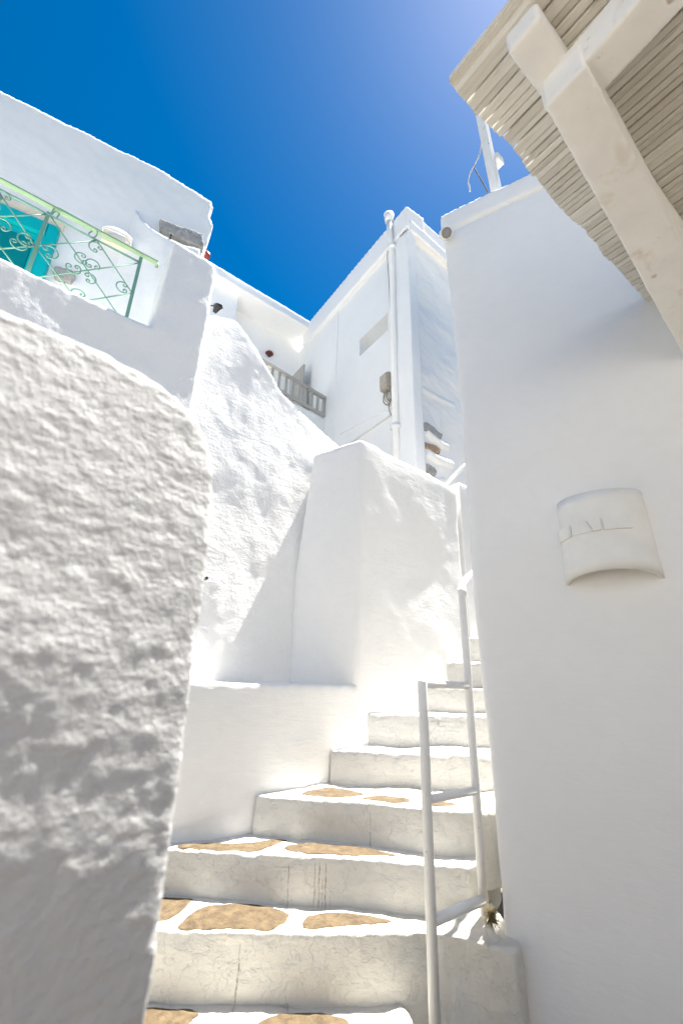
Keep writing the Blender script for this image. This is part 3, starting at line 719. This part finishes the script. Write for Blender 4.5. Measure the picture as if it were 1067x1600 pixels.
# tan stones set in the treads
def Z4(x, y): return (x/2.481+230, y/2.481+1380)
def Z5(x, y): return (x/1.872+230, y/1.872+1100)
stones = [
 (1, .60, [Z4(*p) for p in [(118,168),(140,140),(190,108),(260,88),(420,86),(520,104),(548,128),(520,160),(440,181),(200,176)]]),
 (1, .60, [Z4(*p) for p in [(598,160),(612,136),(640,122),(700,114),(900,135),(950,150),(900,162),(800,172),(660,181),(610,176)]]),
 (1, .60, [Z4(*p) for p in [(-80,62),(60,62),(172,68),(176,74),(120,118),(40,146),(-80,150)]]),
 (0, .36, [Z4(*p) for p in [(-60,490),(100,483),(180,486),(205,500),(190,516),(130,545),(-60,560)]]),
 (0, .36, [Z4(*p) for p in [(430,548),(500,512),(560,503),(650,502),(740,520),(790,545),(760,600),(500,610)]]),
 (2, .80, [Z5(*p) for p in [(85,421),(130,409),(220,405),(300,404),(402,397),(395,404),(350,421),(250,425),(140,424)]]),
 (2, .80, [Z5(*p) for p in [(398,428),(430,412),(480,411),(600,420),(722,438),(690,446),(560,443),(470,438)]]),
 (3, 1.0, [Z5(*p) for p in [(450,262),(480,252),(540,245),(610,255),(634,266),(600,274),(555,277),(490,269)]]),
 (3, 1.0, [Z5(*p) for p in [(630,282),(650,272),(700,269),(765,279),(750,287),(700,289)]]),
 (3, 1.0, [Z5(*p) for p in [(800,284),(850,283),(905,292),(880,297),(820,295)]]),
]
from mathutils.bvhtree import BVHTree
bvhs = {}; HIT = [True]
def tread_z(si, x, y, z):
    if si not in bvhs:
        me_ = step_objs[si].data; bvhs[si] = BVHTree.FromPolygons([st.matrix_world @ step_objs[si].matrix_parent_inverse @ v.co if False else v.co for v in me_.vertices], [tuple(p.vertices) for p in me_.polygons])
    h = bvhs[si].ray_cast(Vector((x, y, z+0.3)), Vector((0, 0, -1)))
    HIT[0] = h[0] is not None and abs(h[0].z-z) < 0.03
    return h[0].z if HIT[0] else z
for si, z, pix in stones:
    pts = [at_z(x, y, z) for x, y in pix]
    n = len(pts); c = sum((p for p in pts), Vector())/n
    # rounded outline
    path = []
    for i in range(n):
        a, b2, c2, d = pts[i-1], pts[i], pts[(i+1) % n], pts[(i+2) % n]
        for k in range(5):
            t_ = k/5; path.append(0.5*((2*b2)+(c2-a)*t_+(2*a-5*b2+4*c2-d)*t_*t_+(3*b2-a-3*c2+d)*t_**3))
    path = [p+Vector((noise.noise(p*25)*0.009+noise.noise(p*80)*0.003, noise.noise(p*25+Vector((9, 0, 0)))*0.009+noise.noise(p*80+Vector((9, 0, 0)))*0.003, 0)) for p in path]
    def okp(p):
        q = p.copy()
        for _ in range(25):
            if abs(tread_z(si, q.x, q.y, z-100+100)-z) < 0.016 and HIT[0]: return q
            q = q+(c-q)*0.06
        return q
    path = [okp(p+(p-c).normalized()*0.012)-(p-c).normalized()*0.012 for p in path]
    bm = bmesh.new(); levels = []
    for f, dz in ((1.0, -0.03), (1.0, -0.0015), (0.985, 0.0022), (0.9, 0.0032), (0.72, 0.0036), (0.5, 0.0036), (0.25, 0.0036)):
        row = []
        for p in path:
            q = c+(p-c)*f; zz_ = tread_z(si, q.x, q.y, z)
            row.append(bm.verts.new((q.x, q.y, zz_+dz+(0.0014*noise.noise(q*40) if dz > 0.003 else 0))))
        levels.append(row)
    m_ = len(path)
    for A, B in zip(levels, levels[1:]):
        for k in range(m_): bm.faces.new((A[k], A[(k+1) % m_], B[(k+1) % m_], B[k]))
    bm.faces.new(levels[-1]); bm.faces.new(levels[0][::-1])
    o = from_bm('inlaid_stone', bm, M_TAN, None, True)
    o.parent = step_objs[si]; o.matrix_parent_inverse = step_objs[si].matrix_world.inverted()
# drip stains and dirt: shallow irregular crusts stuck to the risers
def streak(px, py0, py1, front_y, wdt):
    pts = []
    n = 9
    for k in range(n+1):
        q = py0+(py1-py0)*k/n; d = ray(px+noise.noise(Vector((px, k*0.9, 0)))*1.5, q)
        pts.append(CAM+d*(front_y/d.y))
    bm = bmesh.new(); tube(bm, pts, [wdt*(0.4+0.6*abs(noise.noise(Vector((px*0.3, k*1.7, 3))))+0.5*k/n) for k in range(n+1)], 6)
    return bm
M_DRIP = paint('dirt_crust', (0.30, 0.25, 0.19), 0.95)

# ================================================================== HANDRAIL IN FRONT
hb = Vector((0.684, 2.53, 0)); hf = Vector((0.406, 2.31, 0)); hd = (hb-hf).normalized()
hr = thing('handrail', (0.684, 2.53, 0.70), 'white tubular steel handrail with ladder like end at the foot of the stairs', 'handrail')
def part_tube(name, pts, r, mat=M_PIPE, parent=hr, seg=18):
    bm = bmesh.new(); tube(bm, pts, r, seg); return from_bm(name, bm, mat, parent, True)
part_tube('front_post', [hf+Vector((0, 0, -0.05)), hf+Vector((0, 0, 1.622)), hf+Vector((0, 0, 1.632))], [0.0225, 0.0225, 0.020])
top_pts = [hb+Vector((0, 0, z)) for z in (0.66, 1.2, 1.8, 2.08)]
nx = hb+Vector((0.004, 0.012, 2.125)); 
part_tube('rear_post', top_pts+smooth_path([nx, hb+Vector((0.02, 0.05, 2.155)), hb+Vector((0.10, 0.16, 2.235)), hb+Vector((0.45, 0.50, 2.52)), hb+Vector((1.3, 1.15, 3.2))], 5), 0.0205)
for z in (1.612, 1.138, 0.712):
    part_tube('rung', [hf+hd*0.01+Vector((0, 0, z)), hb-hd*0.01+Vector((0, 0, z-0.0))], 0.018 if z > 1 else 0.021)
part_tube('weld_collar', [hb+Vector((0, 0, 2.085)), nx], 0.0235)
# weed tuft at its foot
bm = bmesh.new()
for k in range(260):
    a = random.random()*6.28; l = 0.02+0.035*random.random(); b0 = hb+Vector((0.014+random.uniform(-.014, .014), -0.050+random.uniform(-.016, .016), 0.690+random.uniform(-.035, .005)))
    tip = b0+Vector((math.cos(a)*l, math.sin(a)*l-0.01, random.uniform(-0.03, 0.025))); sdv = Vector((-math.sin(a), math.cos(a), 0.3))*0.0022
    f = [bm.verts.new(b0-sdv), bm.verts.new(b0+sdv), bm.verts.new(tip)]; bm.faces.new(f)
me = bpy.data.meshes.new('weed'); bm.to_mesh(me); bm.free()
wd = link_mesh('weed', me, M_WEED, None, False); tag(wd, 'dry brown weed tuft at the foot of the rear handrail post', 'plant')
# second handrail higher up
p0, p1 = at_r(688, 764, 5.05), at_r(732, 721, 5.4)
h2 = thing('upper_handrail', (p0.x, p0.y, p0.z-0.8), 'short run of white tubular handrail above the middle parapet', 'handrail')
part_tube('rail', [p0-(p1-p0)*0.3, p1+(p1-p0)*0.5], 0.022, parent=h2)
q = p1+(p1-p0)*0.3; part_tube('post', [q, q-Vector((0, 0, 1.6))], 0.02, parent=h2)

# ================================================================== RIGHT HOUSE
W0 = Vector((0.716, 2.504, 0)); dW_ = AZ(122); nW = AZ(32); dW2 = AZ(56)
rh = thing('right_white_house', W0, 'white house with a smooth blank wall filling the right side', 'house')
def pW(s, d, z): return W0+dW_*s+nW*d+Vector((0, 0, z))
bm = bmesh.new()
prism(bm, [tuple(W0.xy), tuple(pW(5.0, 0, 0).xy), tuple((pW(5.0, 0, 0)+dW2*3).xy), tuple((W0+dW2*3.2).xy)], -0.05, 4.84)
plaster('wall', bm, M_SMOOTH, 0.035, rh, it=4, waves=((0.03, 0.8), (0.006, 2.6), (0.0015, 9)))
bm = bmesh.new()
prism(bm, [tuple((W0-nW*0.03-dW_*0.0).xy), tuple(pW(5.0, -0.03, 0).xy), tuple(pW(5.0, 0.35, 0).xy), tuple(pW(0.35, 0.35, 0).xy), tuple((W0+dW2*3.0+dW_*0.35).xy), tuple((W0+dW2*3.0).xy)], 4.82, 5.01)
plaster('roof_kerb', bm, M_SMOOTH, 0.02, rh, it=4, waves=((0.012, 2), (0.004, 7)))
bm = bmesh.new()
prism(bm, [tuple(pW(0.72, 0.12, 0).xy), tuple(pW(4.9, 0.12, 0).xy), tuple(pW(4.9, 2.6, 0).xy), tuple(pW(0.72, 2.6, 0).xy)], 4.7, 6.9)  # storey hidden by the pergola, added to cast shade on near wall and ground
plaster('unseen_shade_storey', bm, M_SMOOTH, 0.04, rh, it=3, waves=((0.01, 1.0),))
# clay half-cylinder wall light
a_, b2 = at_plane(868, 790, W0, 122), at_plane(1003, 768, W0, 122)
cc = (a_+b2)/2; cc.z = 0; wl = thing('wall_sconce', (cc.x, cc.y, 2.1), 'large white half cylinder clay wall light with a raised pattern, right wall', 'wall light')
rad = (b2-a_).length/2*0.98; dep = 0.15; Zt, Zb = 2.515, 2.085
c_s = Vector((cc.x, cc.y, 0))-nW*(-0.01)
half_shell('shade', wl, M_CLAY, c_s, dW_, -nW, rad, dep, Zb, Zt, 0.022, 36, 0.015)
def FL(z): return 0.015*(1-(z-Zb)/(Zt-Zb))
def shell_pt(a, z, off): return c_s+dW_*math.cos(a)*(rad+off+FL(z))-nW*math.sin(a)*(dep+off+FL(z))+Vector((0, 0, z))
bm = bmesh.new()
def plate(crn, off):
    """raised clay tile following the shell; crn = four (angle, z) corners"""
    n = 6
    def P(u, v, o):
        a = (crn[0][0]*(1-u)+crn[1][0]*u)*(1-v)+(crn[3][0]*(1-u)+crn[2][0]*u)*v
        z = (crn[0][1]*(1-u)+crn[1][1]*u)*(1-v)+(crn[3][1]*(1-u)+crn[2][1]*u)*v
        return shell_pt(R(a), z, o)
    top = [[bm.verts.new(P(i/n, j/2, off)) for i in range(n+1)] for j in range(3)]
    bt = [[bm.verts.new(P(i/n, j/2, -0.006)) for i in range(n+1)] for j in range(3)]
    for j in range(2):
        for i in range(n): bm.faces.new((top[j][i], top[j][i+1], top[j+1][i+1], top[j+1][i]))
    for i in range(n):
        bm.faces.new((top[0][i], top[0][i+1], bt[0][i+1], bt[0][i])); bm.faces.new((top[2][i], top[2][i+1], bt[2][i+1], bt[2][i]))
    for j in range(2):
        bm.faces.new((top[j][0], top[j+1][0], bt[j+1][0], bt[j][0])); bm.faces.new((top[j][n], top[j+1][n], bt[j+1][n], bt[j][n]))
zc = 2.335; hg = 0.027
plate([(160, zc+hg), (133, zc+hg), (133, zc-hg*1.1), (158, zc-hg*1.5)], 0.016)
plate([(130, zc+hg), (108, zc+hg*1.05), (101, zc-hg), (130, zc-hg)], 0.007)
plate([(107, zc+hg*1.1), (91, zc+hg*1.1), (91, zc-hg), (100, zc-hg)], 0.016)
plate([(88, zc+hg), (54, zc+hg), (54, zc-hg), (88, zc-hg)], 0.010)
from_bm('key_pattern', bm, M_CLAY, wl, False)
bm = bmesh.new(); box(bm, c_s-nW*0.025+Vector((0, 0, 2.30)), dW_*0.04, nW*0.03, Vector((0, 0, 0.05))); from_bm('lamp_holder', bm, M_CLAY, wl)
# spotlight tube at the corner
p = at_plane(697, 364, W0-nW*0.10, 122)
sl = thing('spotlight', p, 'small white tubular spotlight at the top corner of the right house', 'spotlight')
ax = (Vector((-0.08, -0.55, -0.62))).normalized()
bm = bmesh.new(); tube(bm, [p-ax*0.13, p-ax*0.12, p+ax*0.015, p+ax*0.02], [0.035, 0.045, 0.045, 0.042], 20); from_bm('housing', bm, M_CLAY, sl, True)
bm = bmesh.new(); tube(bm, [p+ax*0.018, p+ax*0.024], 0.036, 20); from_bm('lens', bm, M_LENS, sl, True)
bm = bmesh.new(); tube(bm, [p-ax*0.08, p-ax*0.08+nW*0.12], 0.012, 8); from_bm('bracket', bm, M_CLAY, sl, True)
# timber post on the roof with loose wires
p = at_z(775, 306, 5.0)+nW*0.12
rp = thing('roof_post', p, 'white timber post standing on the roof edge behind the pergola', 'post')
base = Vector((p.x, p.y, 4.98)); tilt = Vector((-0.045, 0.0, 0))
bm = bmesh.new(); bar(bm, base, base+tilt*1.2+Vector((0, 0, 1.25)), 0.065, 0.065, dA); bmesh.ops.bevel(bm, geom=bm.edges[:], offset=0.005, segments=2, affect='EDGES'); from_bm('upright', bm, M_BEAM, rp)
bm = bmesh.new(); c = base+Vector((0.0, 0, 0.62))+dA*0.05; box(bm, c, dA*0.045, nA*0.04, Vector((0, 0, 0.035))); bmesh.ops.bevel(bm, geom=bm.edges[:], offset=0.005, segments=2, affect='EDGES'); from_bm('block', bm, M_BEAM, rp)
def wirep(pix, r, name, mat, lab, rr=2.72):
    pts = [at_r(x, y, rr) for x, y in pix]; bm = bmesh.new(); tube(bm, smooth_path(pts, 6), r, 6)
    o = from_bm(name, bm, mat, None, True); tag(o, lab, 'wire')
wirep([(756, 205), (752, 222), (749, 240), (743, 254), (737, 265), (733, 275), (731, 285), (733, 292), (734, 299)], 0.006, 'wire', M_CABLEW, 'loose pale wire dangling in a hook beside the roof post')
wirep([(741, 263), (746, 272), (753, 284), (763, 302)], 0.006, 'wire', M_CABLE, 'short dark wire running down to the roof edge from the dangling wire')

# ================================================================== PERGOLA
pg = thing('pergola', (1.0, 1.0, 3.3), 'white timber pergola with weathered slatted roof overhanging at the top right', 'pergola')
def timber(name, outline_xy, z0, z1, waves=((0.0025, 2.2), (0.0012, 14)), vox=0.008, it=4):
    bm = bmesh.new(); prism(bm, outline_xy, z0, z1); return plaster(name, bm, M_BEAM, vox, pg, it=it, waves=waves)
Zb1, Zb2 = 3.385, 3.35
# lower beam running to the wall
SL = 0.115
def slid(q):
    z = Zb2
    for _ in range(12): p_ = at_z(*q, z); z = Zb2-SL*(p_-at_z(852, 167, Zb2)).dot(AZ(50))
    return at_z(*q, z)
l = [slid(q) for q in ((852, 167), (1067, 557))]
r_ = [slid(q) for q in ((914, 102), (1067, 383))]
le = l[-1]+(l[-1]-l[-2])*0.3; re_ = r_[-1]+(r_[-1]-r_[-2])*0.95
bp = l+[le, re_]+r_[::-1]
bm = bmesh.new(); loft(bm, bp, [Vector((p.x, p.y, 3.48)) for p in bp]); plaster('beam', bm, M_BEAM, 0.008, pg, it=4, waves=((0.0025, 2.2), (0.0012, 14)))
# cross beam
a0 = at_z(851, 166, Zb1); a1 = at_z(997, 0, Zb1); b0 = at_z(948, 139, Zb1); b1 = at_z(1067, 22, Zb1)
dX = (a1-a0).normalized(); 
endl = at_z(822, 150, 3.44)
wdir = Vector((-dX.y, dX.x, 0)); wdir = wdir if wdir.x > 0 else -wdir
e0 = a0-dX*0.01; width = (b0-a0).dot(wdir)
timber('cross_beam', [tuple(e0.xy), tuple((e0+dX*1.9).xy), tuple((e0+dX*1.9+wdir*width).xy), tuple((e0+wdir*width).xy)], Zb1, 3.515)
# upper rafter parallel to the eave
Zr = 3.505
r0 = at_z(800, 92, Zr); r1 = at_z(820, 131, Zr)
dE = AZ(54); nE = AZ(-36)
c_ = at_z(787, 80, Zr); far_edge = at_z(817, 152, Zr)
k0 = at_z(793, 84, Zr); k1 = at_z(842, 26, Zr)
wd_ = abs((k1-k0).dot(nE))
timber('rafter', [tuple(k0.xy), tuple((k0+dE*2.2).xy), tuple((k0+dE*2.2-nE*wd_).xy), tuple((k0-nE*wd_).xy)], Zr, 3.60, vox=0.010)
# slats: one mesh, each slat a slightly crooked board
bm = bmesh.new(); tone = []
EC = at_z(712, 140, 3.605); sdir = AZ(144); eav = AZ(54)
pos = 0.0; i = 0
lay = bm.verts.layers.float.new('tone')
while pos < 3.4:
    wv_ = random.uniform(0.020, 0.042) if i > 0 else 0.06
    gap = random.choice([0.003, 0.004, 0.005, 0.004, 0.006, 0.003])
    if i == 0: gap = 0.005
    st_ = EC+eav*(pos+wv_/2)+nE*(random.uniform(-0.005, 0.005)+0.014*noise.noise(Vector((pos*5, 0, 0))))
    zz = random.uniform(-0.004, 0.004); tn = random.random(); ang = random.uniform(-0.004, 0.004)
    L_ = 3.0; nseg_ = 14; rings = []
    thick = 0.014 if i else 0.03
    for k in range(nseg_+1):
        t_ = k/nseg_; wob = noise.noise(Vector((i*3.1, t_*4, 0)))*0.0025
        ctr = st_+sdir*L_*t_+eav*(wob+ang*t_*L_)+Vector((0, 0, 0.012+zz+noise.noise(Vector((i*1.7, t_*3, 5)))*0.004))
        hw = wv_/2*(1+0.08*noise.noise(Vector((i, t_*9, 2))))
        ring = []
        for (u, v_) in ((-1, -0.55), (-0.75, -1), (0.75, -1), (1, -0.55), (1, 1), (-1, 1)):
            vv = bm.verts.new(ctr+eav*u*hw+Vector((0, 0, v_*thick/2))); vv[lay] = tn; ring.append(vv)
        rings.append(ring)
    for A_, B_ in zip(rings, rings[1:]):
        for k in range(6): bm.faces.new((A_[k], A_[(k+1) % 6], B_[(k+1) % 6], B_[k]))
    bm.faces.new(rings[0][::-1]); bm.faces.new(rings[-1])
    pos += wv_+gap; i += 1
from_bm('slat_roof', bm, M_SLAT, pg)
bm = bmesh.new(); pos = -0.0; cuts = [0.085, 0.30, 0.93, 1.52, 1.98, 2.6, 3.4]; prev_ = 0.0
for cpos in cuts:       # roofing boards above the slats, thin open joints between them
    A_ = EC+eav*prev_+Vector((0, 0, 0.034))-sdir*(-0.03); B_ = EC+eav*(cpos-0.006)+Vector((0, 0, 0.034))+sdir*0.03
    c_ = (A_+B_)/2+sdir*1.48; box(bm, c_, eav*(cpos-0.006-prev_)/2, sdir*1.48, Vector((0, 0, 0.008))); prev_ = cpos
from_bm('roof_boards', bm, M_GREYW, pg)
# edge board along the left of the roof
bm = bmesh.new(); p = EC+Vector((0, 0, 0.04)); bar(bm, p-sdir*0.01-eav*0.004, p+sdir*3.0-eav*0.004, 0.05, 0.035, eav)
bmesh.ops.bevel(bm, geom=bm.edges[:], offset=0.008, segments=2, affect='EDGES')
o = from_bm('edge_board', bm, M_SLAT, pg)
at_ = o.data.attributes.new('tone', 'FLOAT', 'POINT')
for d_ in at_.data: d_.value = 0.3
